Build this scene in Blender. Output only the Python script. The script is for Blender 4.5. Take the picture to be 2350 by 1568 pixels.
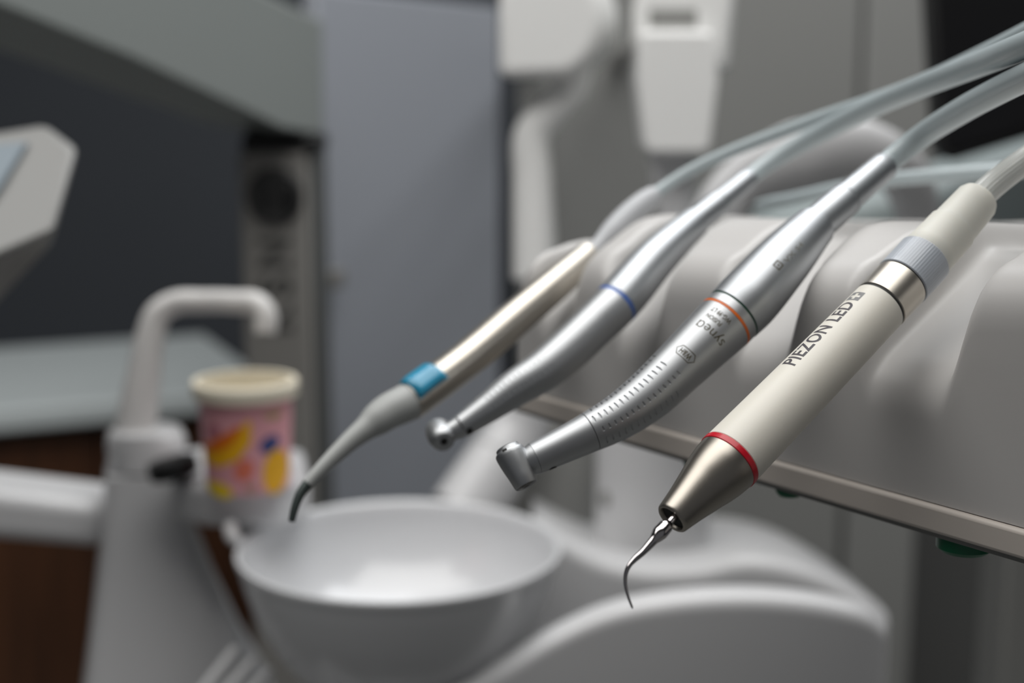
import bpy, bmesh, math, random
from mathutils import Vector, Matrix
random.seed(4)
for o in list(bpy.data.objects): bpy.data.objects.remove(o)
sc = bpy.context.scene
COL = sc.collection

# ------------------------------------------------------------------ camera, world, lights, exposure
W, H = 2350, 1568
FPX = 50.0 / 36.0 * W
CAM = Vector((0, 0, 1.2)); PITCH = math.radians(10)
FWD = Vector((0, math.cos(PITCH), -math.sin(PITCH))); UP = Vector((0, math.sin(PITCH), math.cos(PITCH))); RIGHT = Vector((1, 0, 0))
cd = bpy.data.cameras.new('camera'); cam = bpy.data.objects.new('camera', cd); COL.objects.link(cam)
cam.location = CAM; cam.rotation_euler = (math.radians(90) - PITCH, 0, 0)
cd.lens = 50; cd.sensor_width = 36; cd.clip_start = 0.02; cd.clip_end = 50
cd.dof.use_dof = True; cd.dof.focus_distance = 0.414; cd.dof.aperture_fstop = 6.2; cd.dof.aperture_blades = 0
sc.camera = cam
w = bpy.data.worlds.new('world'); sc.world = w; w.use_nodes = True
w.node_tree.nodes['Background'].inputs[0].default_value = (0.93, 0.95, 1.0, 1)
w.node_tree.nodes['Background'].inputs[1].default_value = 0.095
def area(name, loc, sx, sy, power, rot=(0, 0, 0), color=(1, 1, 1)):
    l = bpy.data.lights.new(name, 'AREA'); l.shape = 'RECTANGLE'; l.size = sx; l.size_y = sy; l.energy = power; l.color = color
    o = bpy.data.objects.new(name, l); COL.objects.link(o); o.location = loc; o.rotation_euler = rot
    return o
area('ceiling_lamp_near', (-0.34, 0.42, 2.62), 2.4, 1.4, 34.0, color=(1.0, 0.985, 0.96))
area('ceiling_lamp_far', (0.5, 1.5, 2.62), 1.6, 0.9, 22.5, color=(0.97, 0.985, 1.0))
sc.view_settings.view_transform = 'Standard'; sc.view_settings.look = 'None'
sc.view_settings.gamma = 1; sc.view_settings.use_curve_mapping = False
sc.view_settings.exposure = 0.0
sc.cycles.use_denoising = True
sc.cycles.max_bounces = 8

def P(px, py, d):
    return CAM + d * (FWD + RIGHT * ((px - W / 2) / FPX) + UP * ((H / 2 - py) / FPX))
def proj(v):
    r = v - CAM; d = r.dot(FWD)
    return (W / 2 + FPX * r.dot(RIGHT) / d, H / 2 - FPX * r.dot(UP) / d, d)

# ------------------------------------------------------------------ materials
def srgb(c):
    c = c / 255.0
    return c / 12.92 if c <= 0.04045 else ((c + 0.055) / 1.055) ** 2.4
MATS = {}
def mat(name, rgb, rough=0.5, metal=0.0, noise=0.03, nscale=60, bump=0.0, bscale=800, coat=0.0, sss=0.0, trans=0.0, spec=0.5, aniso=0.0):
    m = bpy.data.materials.new(name); m.use_nodes = True; nt = m.node_tree; b = nt.nodes['Principled BSDF']
    col = [srgb(x) for x in rgb]
    tc = nt.nodes.new('ShaderNodeTexCoord')
    nz = nt.nodes.new('ShaderNodeTexNoise'); nz.inputs['Scale'].default_value = nscale; nz.inputs['Detail'].default_value = 4
    nt.links.new(tc.outputs['Object'], nz.inputs['Vector'])
    mr = nt.nodes.new('ShaderNodeMapRange'); mr.inputs['To Min'].default_value = 1 - noise; mr.inputs['To Max'].default_value = 1 + noise
    nt.links.new(nz.outputs['Fac'], mr.inputs['Value'])
    mx = nt.nodes.new('ShaderNodeVectorMath'); mx.operation = 'SCALE'; mx.inputs[0].default_value = col
    nt.links.new(mr.outputs['Result'], mx.inputs['Scale']); nt.links.new(mx.outputs['Vector'], b.inputs['Base Color'])
    b.inputs['Roughness'].default_value = rough; b.inputs['Metallic'].default_value = metal
    b.inputs['Coat Weight'].default_value = coat; b.inputs['Specular IOR Level'].default_value = spec
    b.inputs['Transmission Weight'].default_value = trans
    b.inputs['Subsurface Weight'].default_value = sss
    if sss: b.inputs['Subsurface Radius'].default_value = (0.003, 0.0025, 0.002); b.inputs['Subsurface Scale'].default_value = 1
    if bump:
        n2 = nt.nodes.new('ShaderNodeTexNoise'); n2.inputs['Scale'].default_value = bscale; n2.inputs['Detail'].default_value = 3
        nt.links.new(tc.outputs['Object'], n2.inputs['Vector'])
        bp = nt.nodes.new('ShaderNodeBump'); bp.inputs['Strength'].default_value = bump; bp.inputs['Distance'].default_value = 0.0001
        nt.links.new(n2.outputs['Fac'], bp.inputs['Height']); nt.links.new(bp.outputs['Normal'], b.inputs['Normal'])
    MATS[name] = m
    return m
satin = mat('satin_steel', (184, 186, 188), 0.44, 1.0, 0.02, 300, 0.25, 9000)
satin2 = mat('satin_steel_blued', (180, 183, 186), 0.44, 1.0, 0.02, 300)
warm_steel = mat('warm_steel', (200, 194, 184), 0.36, 1.0, 0.03, 250, 0.15, 6000)
nose_steel = mat('nose_steel', (170, 164, 155), 0.33, 1.0, 0.03, 250, 0.2, 7000)
polished = mat('polished_steel', (205, 200, 200), 0.10, 1.0, 0.02, 300)
dark_hole = mat('dark_hole', (16, 15, 14), 0.6)
groove_dark = mat('groove_dark', (34, 34, 32), 0.6)
ivory = mat('ivory_plastic', (226, 222, 211), 0.42, 0, 0.012, 40, 0.1, 3000, sss=0.1)
milky = mat('milky_silicone', (224, 223, 214), 0.48, 0, 0.01, 40, sss=0.3)
grey_collar = mat('grey_silicone', (178, 184, 192), 0.35, 0, 0.02, 80, sss=0.1, coat=0.3)
red = mat('red_ring', (196, 12, 36), 0.35, coat=0.3)
orange = mat('orange_ring', (222, 108, 30), 0.35)
green_ring = mat('green_oring', (12, 74, 52), 0.4)
blue_ring = mat('blue_ring', (52, 104, 190), 0.4)
print_black = mat('print_black', (62, 58, 64), 0.55)
print_grey = mat('print_grey', (126, 126, 126), 0.55)
etch = mat('laser_etch', (74, 66, 42), 0.8, 0.0, spec=0.15)
hose_m = mat('grey_hose', (176, 187, 190), 0.36, 0, 0.02, 60, coat=0.15)
hose_w = mat('white_hose', (196, 198, 194), 0.32, 0, 0.02, 60, sss=0.2, coat=0.25)
console_m = mat('console_plastic', (196, 194, 192), 0.40, 0, 0.012, 30, 0.1, 2500)
tray_m = mat('console_trim', (202, 194, 186), 0.45, 0, 0.02, 30)
green_knob = mat('green_knob', (18, 98, 66), 0.4)
teal = mat('teal_button', (36, 142, 178), 0.30, coat=0.4)
nozzle_m = mat('nozzle_grey', (168, 170, 168), 0.45, 0, 0.02, 80)
nozzle_d = mat('nozzle_tip', (70, 78, 76), 0.35, 0.4)
holder_m = mat('holder_white', (236, 236, 234), 0.35, 0, 0.012, 10)
unit_m = mat('unit_white', (206, 206, 207), 0.30, 0, 0.012, 10, coat=0.2)
bowl_m = mat('bowl_ceramic', (210, 211, 213), 0.22, 0, 0.012, 10, coat=0.5)
faucet_m = mat('faucet_white', (212, 210, 208), 0.34, 0, 0.012, 10)
steel_dull = mat('dull_steel', (138, 136, 132), 0.5, 0.0, 0.05, 20)
black_m = mat('black_plastic', (14, 14, 15), 0.45)
dial_m = mat('dial_dark', (46, 46, 46), 0.5)
letter_m = mat('letter_dark', (72, 72, 70), 0.6)
wall_dark = mat('wall_slate', (72, 76, 82), 0.7, 0, 0.05, 3)
locker_m = mat('locker_blue_grey', (170, 174, 182), 0.5, 0, 0.02, 4)
slab_m = mat('arm_grey', (136, 141, 139), 0.5, 0, 0.02, 6)
light_grey = mat('light_grey_panel', (142, 142, 139), 0.5, 0, 0.02, 4)
mid_grey = mat('mid_grey_panel', (138, 138, 135), 0.55, 0, 0.02, 4)
counter_m = mat('worktop_grey', (200, 207, 207), 0.4, 0, 0.03, 8)
floor_m = mat('floor_vinyl', (126, 126, 124), 0.55, 0, 0.05, 6)
ceil_m = mat('ceiling_paint', (150, 150, 150), 0.8)
screen_m = mat('screen_blue_grey', (112, 126, 136), 0.3)
pink = mat('cup_pink', (224, 160, 168), 0.5)
cream = mat('cup_cream', (232, 224, 204), 0.5)
banana_y = mat('print_yellow', (238, 176, 6), 0.5)
banana_o = mat('print_orange', (222, 112, 4), 0.5)
lime = mat('print_lime', (148, 156, 10), 0.5)
navy = mat('print_navy', (40, 66, 128), 0.5)
coral = mat('print_coral', (222, 118, 92), 0.5)
plum = mat('print_plum', (170, 82, 92), 0.5)

def wood_mat():
    m = bpy.data.materials.new('brown_wood'); m.use_nodes = True; nt = m.node_tree; b = nt.nodes['Principled BSDF']
    tc = nt.nodes.new('ShaderNodeTexCoord'); mp = nt.nodes.new('ShaderNodeMapping'); mp.inputs['Scale'].default_value = (14, 14, 1.2)
    nz = nt.nodes.new('ShaderNodeTexNoise'); nz.inputs['Scale'].default_value = 3; nz.inputs['Detail'].default_value = 6
    cr = nt.nodes.new('ShaderNodeValToRGB')
    cr.color_ramp.elements[0].position = 0.3; cr.color_ramp.elements[0].color = (srgb(62), srgb(36), srgb(18), 1)
    cr.color_ramp.elements[1].position = 0.7; cr.color_ramp.elements[1].color = (srgb(92), srgb(56), srgb(32), 1)
    nt.links.new(tc.outputs['Object'], mp.inputs['Vector']); nt.links.new(mp.outputs['Vector'], nz.inputs['Vector'])
    nt.links.new(nz.outputs['Fac'], cr.inputs['Fac']); nt.links.new(cr.outputs['Color'], b.inputs['Base Color'])
    b.inputs['Roughness'].default_value = 0.5
    return m
wood = wood_mat()

# ------------------------------------------------------------------ helpers
def thing(name, loc, label, cat, group=None):
    o = bpy.data.objects.new(name, None); COL.objects.link(o); o.location = loc; o.empty_display_size = 0.01
    o['label'] = label; o['category'] = cat
    if group: o['group'] = group
    return o
def worldloc(o):
    v = Vector(o.location)
    while o.parent: o = o.parent; v += Vector(o.location)
    return v
def mesh_obj(name, verts, faces, m, parent=None, smooth=True, sharp=None, label=None, bevel=0, bseg=3, origin=None):
    off = worldloc(parent) if parent else Vector((0, 0, 0))
    if parent is None and origin is not None: off = Vector(origin)
    me = bpy.data.meshes.new(name)
    me.from_pydata([tuple(Vector(v) - off) for v in verts], [], faces)
    bm = bmesh.new(); bm.from_mesh(me); bmesh.ops.recalc_face_normals(bm, faces=bm.faces); bm.to_mesh(me); bm.free()
    me.materials.append(m)
    if smooth:
        me.polygons.foreach_set('use_smooth', [True] * len(me.polygons))
        me.set_sharp_from_angle(angle=math.radians(sharp or 35))
    o = bpy.data.objects.new(name, me); COL.objects.link(o)
    if parent: o.parent = parent
    elif origin is not None: o.location = origin
    if label: o['label'] = label
    if bevel:
        b = o.modifiers.new('bevel', 'BEVEL'); b.width = bevel; b.segments = bseg; b.limit_method = 'ANGLE'; b.angle_limit = math.radians(30)
        b.harden_normals = False
    return o
def struct(o): o['kind'] = 'structure'; return o

def catmull(pts, n=24):
    out = []
    q = [pts[0] * 2 - pts[1]] + list(pts) + [pts[-1] * 2 - pts[-2]]
    for i in range(1, len(q) - 2):
        p0, p1, p2, p3 = q[i - 1], q[i], q[i + 1], q[i + 2]
        # centripetal parameters
        def tj(ti, a, b): return ti + max((b - a).length, 1e-9) ** 0.5
        t0 = 0.0; t1 = tj(t0, p0, p1); t2 = tj(t1, p1, p2); t3 = tj(t2, p2, p3)
        for k in range(n):
            t = t1 + (t2 - t1) * k / n
            A1 = p0 * ((t1 - t) / (t1 - t0)) + p1 * ((t - t0) / (t1 - t0))
            A2 = p1 * ((t2 - t) / (t2 - t1)) + p2 * ((t - t1) / (t2 - t1))
            A3 = p2 * ((t3 - t) / (t3 - t2)) + p3 * ((t - t2) / (t3 - t2))
            B1 = A1 * ((t2 - t) / (t2 - t0)) + A2 * ((t - t0) / (t2 - t0))
            B2 = A2 * ((t3 - t) / (t3 - t1)) + A3 * ((t - t1) / (t3 - t1))
            out.append(B1 * ((t2 - t) / (t2 - t1)) + B2 * ((t - t1) / (t2 - t1)))
    out.append(pts[-1].copy())
    return out

class Path:
    """centre line with arc length; frame: e1 towards the photographer's side, e2 = T x e1"""
    def __init__(self, ctrl, n=24, ref=None, raw=False):
        pts = ctrl if raw else [P(*c) for c in ctrl]
        self.p = catmull(pts, n); self.s = [0.0]
        for a, b in zip(self.p, self.p[1:]): self.s.append(self.s[-1] + (b - a).length)
        self.L = self.s[-1]; self.ref = ref or Vector((0, -1, 0.0))
    def at(self, s):
        if s <= 0: return self.p[0] + (self.p[1] - self.p[0]).normalized() * s
        if s >= self.L: return self.p[-1] + (self.p[-1] - self.p[-2]).normalized() * (s - self.L)
        lo, hi = 0, len(self.s) - 1
        while hi - lo > 1:
            m = (lo + hi) // 2
            if self.s[m] <= s: lo = m
            else: hi = m
        f = (s - self.s[lo]) / max(self.s[hi] - self.s[lo], 1e-12)
        return self.p[lo].lerp(self.p[hi], f)
    def frame(self, s):
        h = 0.0006
        T = (self.at(s + h) - self.at(s - h)).normalized()
        e1 = (self.ref - T * self.ref.dot(T)).normalized()
        return self.at(s), T, e1, T.cross(e1)
    def sat(self, px, py):
        best = None
        for i, (a, s) in enumerate(zip(self.p, self.s)):
            x, y, d = proj(a); e = (x - px) ** 2 + (y - py) ** 2
            if best is None or e < best[0]: best = (e, s, i)
        s0 = best[1]; step = 0.002
        for _ in range(14):
            c = []
            for s in (s0 - step, s0, s0 + step):
                x, y, d = proj(self.at(s)); c.append(((x - px) ** 2 + (y - py) ** 2, s))
            s0 = min(c)[1]; step *= 0.6
        return s0
    def r(self, px, py, hw):
        s = self.sat(px, py); return s, hw * proj(self.at(s))[2] / FPX

def interp(tab, s):
    if s <= tab[0][0]: return tab[0][1]
    for (a, ra), (b, rb) in zip(tab, tab[1:]):
        if s <= b: return ra + (rb - ra) * (s - a) / max(b - a, 1e-12)
    return tab[-1][1]
def smooth_tab(tab, n=10):
    """Monotone-ish Hermite through (s, r) so silhouettes flow instead of kinking"""
    out = []
    m = []
    for i in range(len(tab)):
        if i == 0: m.append((tab[1][1] - tab[0][1]) / (tab[1][0] - tab[0][0]))
        elif i == len(tab) - 1: m.append((tab[-1][1] - tab[-2][1]) / (tab[-1][0] - tab[-2][0]))
        else: m.append((tab[i + 1][1] - tab[i - 1][1]) / (tab[i + 1][0] - tab[i - 1][0]))
    for i in range(len(tab) - 1):
        h = tab[i + 1][0] - tab[i][0]
        for k in range(n):
            t = k / n
            r = (2*t**3-3*t*t+1)*tab[i][1] + (t**3-2*t*t+t)*h*m[i] + (-2*t**3+3*t*t)*tab[i+1][1] + (t**3-t*t)*h*m[i+1]
            out.append((tab[i][0] + h * t, r))
    out.append(tab[-1]); return out

def sweep(name, path, prof, m, parent, seg=64, cap=True, disp=None, label=None, sharp=30, step=None, oval=None):
    """surface of revolution along a path; prof = [(s, r), ...]"""
    if step:
        fine = []
        for (a, ra), (b, rb) in zip(prof, prof[1:]):
            k = max(1, int((b - a) / step))
            for i in range(k): fine.append((a + (b - a) * i / k, ra + (rb - ra) * i / k))
        fine.append(prof[-1]); prof = fine
    V, F = [], []
    for s, r in prof:
        c, T, e1, e2 = path.frame(s)
        for j in range(seg):
            a = 2 * math.pi * j / seg
            rr = r + (disp(s, a, r) if disp else 0)
            ex = oval if oval else (1, 1)
            V.append(c + e1 * math.cos(a) * rr * ex[0] + e2 * math.sin(a) * rr * ex[1])
    n = len(prof)
    for i in range(n - 1):
        for j in range(seg):
            k = (j + 1) % seg
            F.append((i * seg + j, i * seg + k, (i + 1) * seg + k, (i + 1) * seg + j))
    if cap:
        F.append(tuple(range(seg - 1, -1, -1))); F.append(tuple(range((n - 1) * seg, n * seg)))
    return mesh_obj(name, V, F, m, parent, True, sharp, label)

def ring_prof(s0, s1, r, b=0.0002):
    return [(s0, r - b), (s0 + b, r), (s1 - b, r), (s1, r - b)]

def lathe(name, base, axis, prof, m, parent=None, seg=64, label=None, sharp=30, cap=True, origin=None):
    axis = Vector(axis).normalized()
    a = Vector((1, 0, 0)) if abs(axis.x) < 0.9 else Vector((0, 1, 0))
    e1 = (a - axis * a.dot(axis)).normalized(); e2 = axis.cross(e1)
    V, F = [], []
    for r, z in prof:
        for j in range(seg):
            t = 2 * math.pi * j / seg
            V.append(Vector(base) + axis * z + e1 * math.cos(t) * r + e2 * math.sin(t) * r)
    n = len(prof)
    for i in range(n - 1):
        for j in range(seg):
            k = (j + 1) % seg; F.append((i*seg+j, i*seg+k, (i+1)*seg+k, (i+1)*seg+j))
    if cap:
        F.append(tuple(range(seg - 1, -1, -1))); F.append(tuple(range((n - 1) * seg, n * seg)))
    return mesh_obj(name, V, F, m, parent, True, sharp, label, origin=origin)

def prism(name, front, depth, m, parent=None, bevel=0.0, label=None, bseg=3, back=None, origin=None):
    """a solid with an outline (list of points) and a depth vector, or a separate back outline"""
    n = len(front); b = back or [Vector(p) + Vector(depth) for p in front]
    V = list(front) + list(b)
    F = [tuple(range(n)), tuple(range(2 * n - 1, n - 1, -1))]
    for i in range(n):
        k = (i + 1) % n; F.append((i, k, n + k, n + i))
    return mesh_obj(name, V, F, m, parent, True, 35, label, bevel, bseg, origin=origin)
def box(name, c, size, m, parent=None, bevel=0.0, rz=0, label=None, origin=None, bseg=3):
    c = Vector(c); hx, hy, hz = size[0] / 2, size[1] / 2, size[2] / 2
    R = Matrix.Rotation(rz, 3, 'Z')
    fr = [c + R @ Vector(v) for v in ((-hx, -hy, -hz), (hx, -hy, -hz), (hx, -hy, hz), (-hx, -hy, hz))]
    return prism(name, fr, R @ Vector((0, 2 * hy, 0)), m, parent, bevel, label, bseg, origin=origin)
def loft(name, secs, m, parent=None, label=None, nseg=40, power=4.0, origin=None, sharp=50):
    """superellipse sections (centre, half width, half depth, yaw)"""
    V, F = [], []
    for c, hx, hy, yaw in secs:
        for j in range(nseg):
            t = 2 * math.pi * j / nseg
            ct, st = math.cos(t), math.sin(t)
            x = math.copysign(abs(ct) ** (2 / power), ct) * hx; y = math.copysign(abs(st) ** (2 / power), st) * hy
            V.append(Vector(c) + Vector((x * math.cos(yaw) - y * math.sin(yaw), x * math.sin(yaw) + y * math.cos(yaw), 0)))
    n = len(secs)
    for i in range(n - 1):
        for j in range(nseg):
            k = (j + 1) % nseg; F.append((i*nseg+j, i*nseg+k, (i+1)*nseg+k, (i+1)*nseg+j))
    F.append(tuple(range(nseg - 1, -1, -1))); F.append(tuple(range((n - 1) * nseg, n * nseg)))
    return mesh_obj(name, V, F, m, parent, True, sharp, label, origin=origin)

# lettering ---------------------------------------------------------
def text_mesh(txt, size, space=1.0, bold=0.0):
    cu = bpy.data.curves.new('lettering', 'FONT'); cu.body = txt; cu.size = size; cu.space_character = space
    cu.offset = bold; cu.resolution_u = 4
    o = bpy.data.objects.new('lettering', cu); COL.objects.link(o)
    dg = bpy.context.evaluated_depsgraph_get(); dg.update()
    me = o.evaluated_get(dg).to_mesh()
    V = [tuple(v.co) for v in me.vertices]; F = [tuple(p.vertices) for p in me.polygons]
    o.evaluated_get(dg).to_mesh_clear(); bpy.data.objects.remove(o); bpy.data.curves.remove(cu)
    return V, F
def flat_refine(V, F, maxlen):
    bm = bmesh.new()
    vs = [bm.verts.new((v[0], v[1], 0)) for v in V]
    for f in F:
        try: bm.faces.new([vs[i] for i in f])
        except ValueError: pass
    bmesh.ops.triangulate(bm, faces=bm.faces)
    for _ in range(6):
        e = [e for e in bm.edges if e.calc_length() > maxlen]
        if not e: break
        bmesh.ops.subdivide_edges(bm, edges=e, cuts=1); bmesh.ops.triangulate(bm, faces=bm.faces)
    bm.verts.index_update()
    V2 = [(v.co.x, v.co.y) for v in bm.verts]; F2 = [tuple(v.index for v in f.verts) for f in bm.faces]
    bm.free(); return V2, F2
def wrap(name, V, F, fn, m, parent, maxlen=0.0006, label=None):
    V2, F2 = flat_refine(V, F, maxlen)
    return mesh_obj(name, [fn(x, y) for x, y in V2], F2, m, parent, False, label=label)
def on_surface(path, prof, lift=0.00003):
    def f(s, a):
        c, T, e1, e2 = path.frame(s); r = interp(prof, s) + lift
        return c + e1 * math.cos(a) * r + e2 * math.sin(a) * r
    return f
def phi_at(path, prof, s, px, py):
    """angle on the surface nearest to a given spot"""
    f = on_surface(path, prof); best = None
    for k in range(-80, 81):
        a = math.radians(k); v = f(s, a); x, y, d = proj(v); e = (x - px) ** 2 + (y - py) ** 2
        if best is None or e < best[0]: best = (e, a)
    return best[1]

# ------------------------------------------------------------------ the room
def slab(name, lo, hi, m):
    c = [(lo[i] + hi[i]) / 2 for i in range(3)]; return struct(box(name, c, [hi[i] - lo[i] for i in range(3)], m))
slab('floor', (-2.4, -1.6, -0.05), (2.6, 3.4, 0), floor_m)
slab('ceiling', (-2.4, -1.6, 2.7), (2.6, 3.4, 2.75), ceil_m)
slab('wall_back', (-2.4, 3.2, 0), (2.6, 3.3, 2.7), wall_dark)
slab('wall_left', (-2.4, -1.6, 0), (-2.3, 3.2, 2.7), wall_dark)
slab('wall_right', (2.5, -1.6, 0), (2.6, 3.2, 2.7), wall_dark)

# ------------------------------------------------------------------ counter and wooden cabinets, far left
def PZ(px, py, z):
    r = FWD + RIGHT * ((px - W / 2) / FPX) + UP * ((H / 2 - py) / FPX); k = (z - CAM.z) / r.z; return CAM + r * k
ZT = 0.76
a = PZ(-250, 962, ZT); b = PZ(440, 903, ZT); dirx = (b - a).normalized(); perp = Vector((-dirx.y, dirx.x, 0))
a2 = a - dirx * 0.25; b2 = b + dirx * 0.13
wt = prism('worktop', [a2 + Vector((0,0,-.035)), b2 + Vector((0,0,-.035)), b2, a2], perp * 0.52, counter_m, None, 0.006, origin=a2)
wt['label'] = 'pale grey worktop running along the slate wall behind the cup'; wt['category'] = 'worktop'
wid = (b2 - a2).length / 3
for i in range(3):
    p0 = a2 + dirx * (wid * i + 0.002) + perp * 0.03; p1 = a2 + dirx * (wid * (i + 1) - 0.002) + perp * 0.03
    labs = ['brown wooden base cabinet at the left edge under the worktop', 'brown wooden base cabinet under the worktop, left of the tall faucet',
            'brown wooden base cabinet under the worktop, behind the paper cup']
    t = thing('base_cabinet', (p0 + p1) / 2 * Vector((1, 1, 0)) if False else Vector(((p0.x + p1.x) / 2, (p0.y + p1.y) / 2, 0)), labs[i], 'cabinet', 'wooden base cabinets under the worktop')
    zb, zt = 0.0, ZT - 0.0355
    f = lambda p, z: Vector((p.x, p.y, z))
    prism('carcass', [f(p0 + perp * .02, zb), f(p1 + perp * .02, zb), f(p1 + perp * .02, zt), f(p0 + perp * .02, zt)], perp * 0.46, wood, t)
    prism('door', [f(p0, 0.1), f(p1, 0.1), f(p1, zt - .01), f(p0, zt - .01)], perp * 0.0195, wood, t, 0.002)

# ------------------------------------------------------------------ tall blue grey cabinet behind
l0 = P(738, -40, 1.62); r0 = P(1146, 28, 1.98)
t = thing('tall_cabinet', Vector(((l0.x + r0.x) / 2, (l0.y + r0.y) / 2, 0)), 'tall blue grey cabinet with flat front behind the bowl', 'cabinet')
zt = (l0.z + r0.z) / 2
dv = Vector((r0.x - l0.x, r0.y - l0.y, 0)).normalized(); pv = Vector((-dv.y, dv.x, 0))
A = Vector((l0.x, l0.y, 0)) - dv * 0.01; B = Vector((r0.x, r0.y, 0))
Z = lambda p, z: Vector((p.x, p.y, z))
prism('carcass', [Z(A + pv * .02, 0), Z(B + pv * .02, 0), Z(B + pv * .02, zt), Z(A + pv * .02, zt)], Vector((0, 0.25, 0)), locker_m, t, 0.003)
prism('door', [Z(A, 0.06), Z(B, 0.06), Z(B, zt), Z(A, zt)], pv * 0.0195, locker_m, t, 0.003)
hp = P(792, 645, 1.64)
k = ((hp - A).dot(dv)); hpos = A + dv * k - pv * 0.018
box('handle', Z(hpos, hp.z), (0.05, 0.012, 0.022), steel_dull, t, 0.004, math.atan2(dv.y, dv.x), label='dull metal handle')

# light grey cabinets behind the instruments
def cab(name, px0, px1, d, m, label, pyt=-200, depth=0.45, d2=None, door=True):
    p0 = P(px0, 784, d); p1 = P(px1, 784, d2 or d); zt = P(px0, pyt, d).z
    dx = Vector((p1.x - p0.x, p1.y - p0.y, 0)).normalized(); pp = Vector((-dx.y, dx.x, 0))
    t = thing(name, Vector(((p0.x + p1.x) / 2, (p0.y + p1.y) / 2, 0)), label, 'cabinet')
    prism('carcass', [Z(p0 + pp * .02, 0), Z(p1 + pp * .02, 0), Z(p1 + pp * .02, zt), Z(p0 + pp * .02, zt)], pp * depth, m, t, 0.004)
    if door: prism('door', [Z(p0 + dx * .003, .05), Z(p1 - dx * .003, .05), Z(p1 - dx * .003, zt - .01), Z(p0 + dx * .003, zt - .01)], pp * 0.0195, m, t, 0.004)
    return t
cab('wall_cabinet', 1188, 1950, 2.1, mid_grey, 'wide light grey cabinet behind the white suction holders', -260, 0.4)
cab('filing_cabinet', 1954, 2128, 2.1, light_grey, 'narrow pale grey cabinet left of the black screen', -260, 0.4)
cab('low_cabinet', 2100, 2900, 2.6, mat('low_panel', (104, 104, 102), 0.6, 0, 0.03, 5), 'grey cabinet at the lower right under the instrument console', 1150, 0.4)

# black screen, upper right
t = thing('monitor', P(2420, 340, 1.12), 'large black screen at the upper right corner behind the hoses', 'monitor')
fr = [P(2120, -180, 1.12), P(2150, 352, 1.12), P(2186, 372, 1.12), P(2950, 130, 1.05), P(2950, -180, 1.05)]
prism('casing', fr, Vector((0.004, 0.035, 0)), black_m, t, 0.004)
fr2 = [P(2142, -170, 1.117), P(2170, 340, 1.117), P(2190, 350, 1.117), P(2930, 115, 1.047), P(2930, -170, 1.047)]
prism('screen', fr2, Vector((0, 0.003, 0)), mat('screen_off', (10, 10, 12), 0.25), t)
prism('neck', [P(2560, 250, 1.13), P(2660, 220, 1.12), P(2660, 900, 1.12), P(2560, 900, 1.13)], Vector((0, 0.03, 0)), black_m, t, 0.004)

# ------------------------------------------------------------------ column with dial and slanting arm
DC = 1.42
c0 = P(545, 340, DC); c1 = P(706, 340, DC); cw = c1.x - c0.x
cx = (c0.x + c1.x) / 2; cy = c0.y
t = thing('equipment_column', Vector((cx, cy + .04, 0)), 'upright grey column with a round dark dial and vertical lettering', 'column')
ztop = P(600, 346, DC).z
box('body', (cx, cy + 0.04, ztop / 2), (cw, 0.08, ztop), steel_dull, t, 0.006)
sx0 = P(708, 340, DC).x; sx1 = P(725, 340, DC).x
box('side_rail', ((sx0 + sx1) / 2, cy + 0.047, (ztop + .01) / 2), (sx1 - sx0 - .001, 0.08, ztop + .01), mat('rail_grey', (96, 98, 97), 0.5, 0.2), t, 0.004)
ct = P(640, 327, DC)
box('cap', (P(642, 330, DC).x, cy + 0.04, ztop + 0.0075), (cw * 1.1, 0.084, 0.0145), black_m, t, 0.004, label='black seam cap')
dc = P(628, 452, DC); dc.y = cy
R0 = 66 * DC / FPX
dl = lathe('dial', dc, (0, -1, 0), [(R0, 0), (R0, .003), (R0 * .93, .006), (R0 * .8, .006), (R0 * .76, .004), (R0 * .1, .004)], dial_m, t, 48, label='round dark dial')
for dx_, hw_ in ((-17, 9), (32, 15)):
    q = P(628 + dx_, 452, DC); q.y = cy - 0.006
    path = Path([Vector((q.x, q.y, q.z + .016)), Vector((q.x, q.y, q.z)), Vector((q.x, q.y, q.z - .016))], raw=True)
    r = hw_ * DC / FPX
    sweep('dial_mark', path, [(0, .0006), (.003, r * .7), (.012, r), (.02, r), (.029, r * .7), (path.L, .0006)], black_m, dl, 20, oval=(0.35, 1))
# vertical lettering, reading upwards
for ch, yy in (('N', 587), ('S', 665), ('K', 742)):
    V, F = text_mesh(ch, 0.042, 1, 0.0016)
    mx = max(v[0] for v in V); q = P(618, yy, DC)
    wrap('lettering', V, F, lambda x, y, q=q, mx=mx: Vector((q.x + 0.017 - y * 1.05, cy - 0.0006, q.z - mx / 2 + x)), letter_m, t, 0.01)

# slanting arm over the column
t = thing('support_arm', P(660, 300, 1.5), 'broad slanting pale grey arm at the upper left above the column', 'arm')
fT = [P(-320, -440, 1.02), P(640, 0, 1.38), P(741, 48, 1.44)]
fB = [P(-320, -128, 1.02), P(0, 12, 1.12), P(300, 132, 1.22), P(560, 252, 1.34), P(648, 296, 1.38), P(741, 312, 1.44)]
bB = [P(-320, -10, 1.16), P(0, 118, 1.24), P(300, 222, 1.33), P(470, 283, 1.42), P(580, 304, 1.46), P(739, 312, 1.52)]
bT = [p + Vector((-0.03, 0.13, 0.0)) for p in fT]
V = fT + fB + bT + bB; F = []
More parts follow.
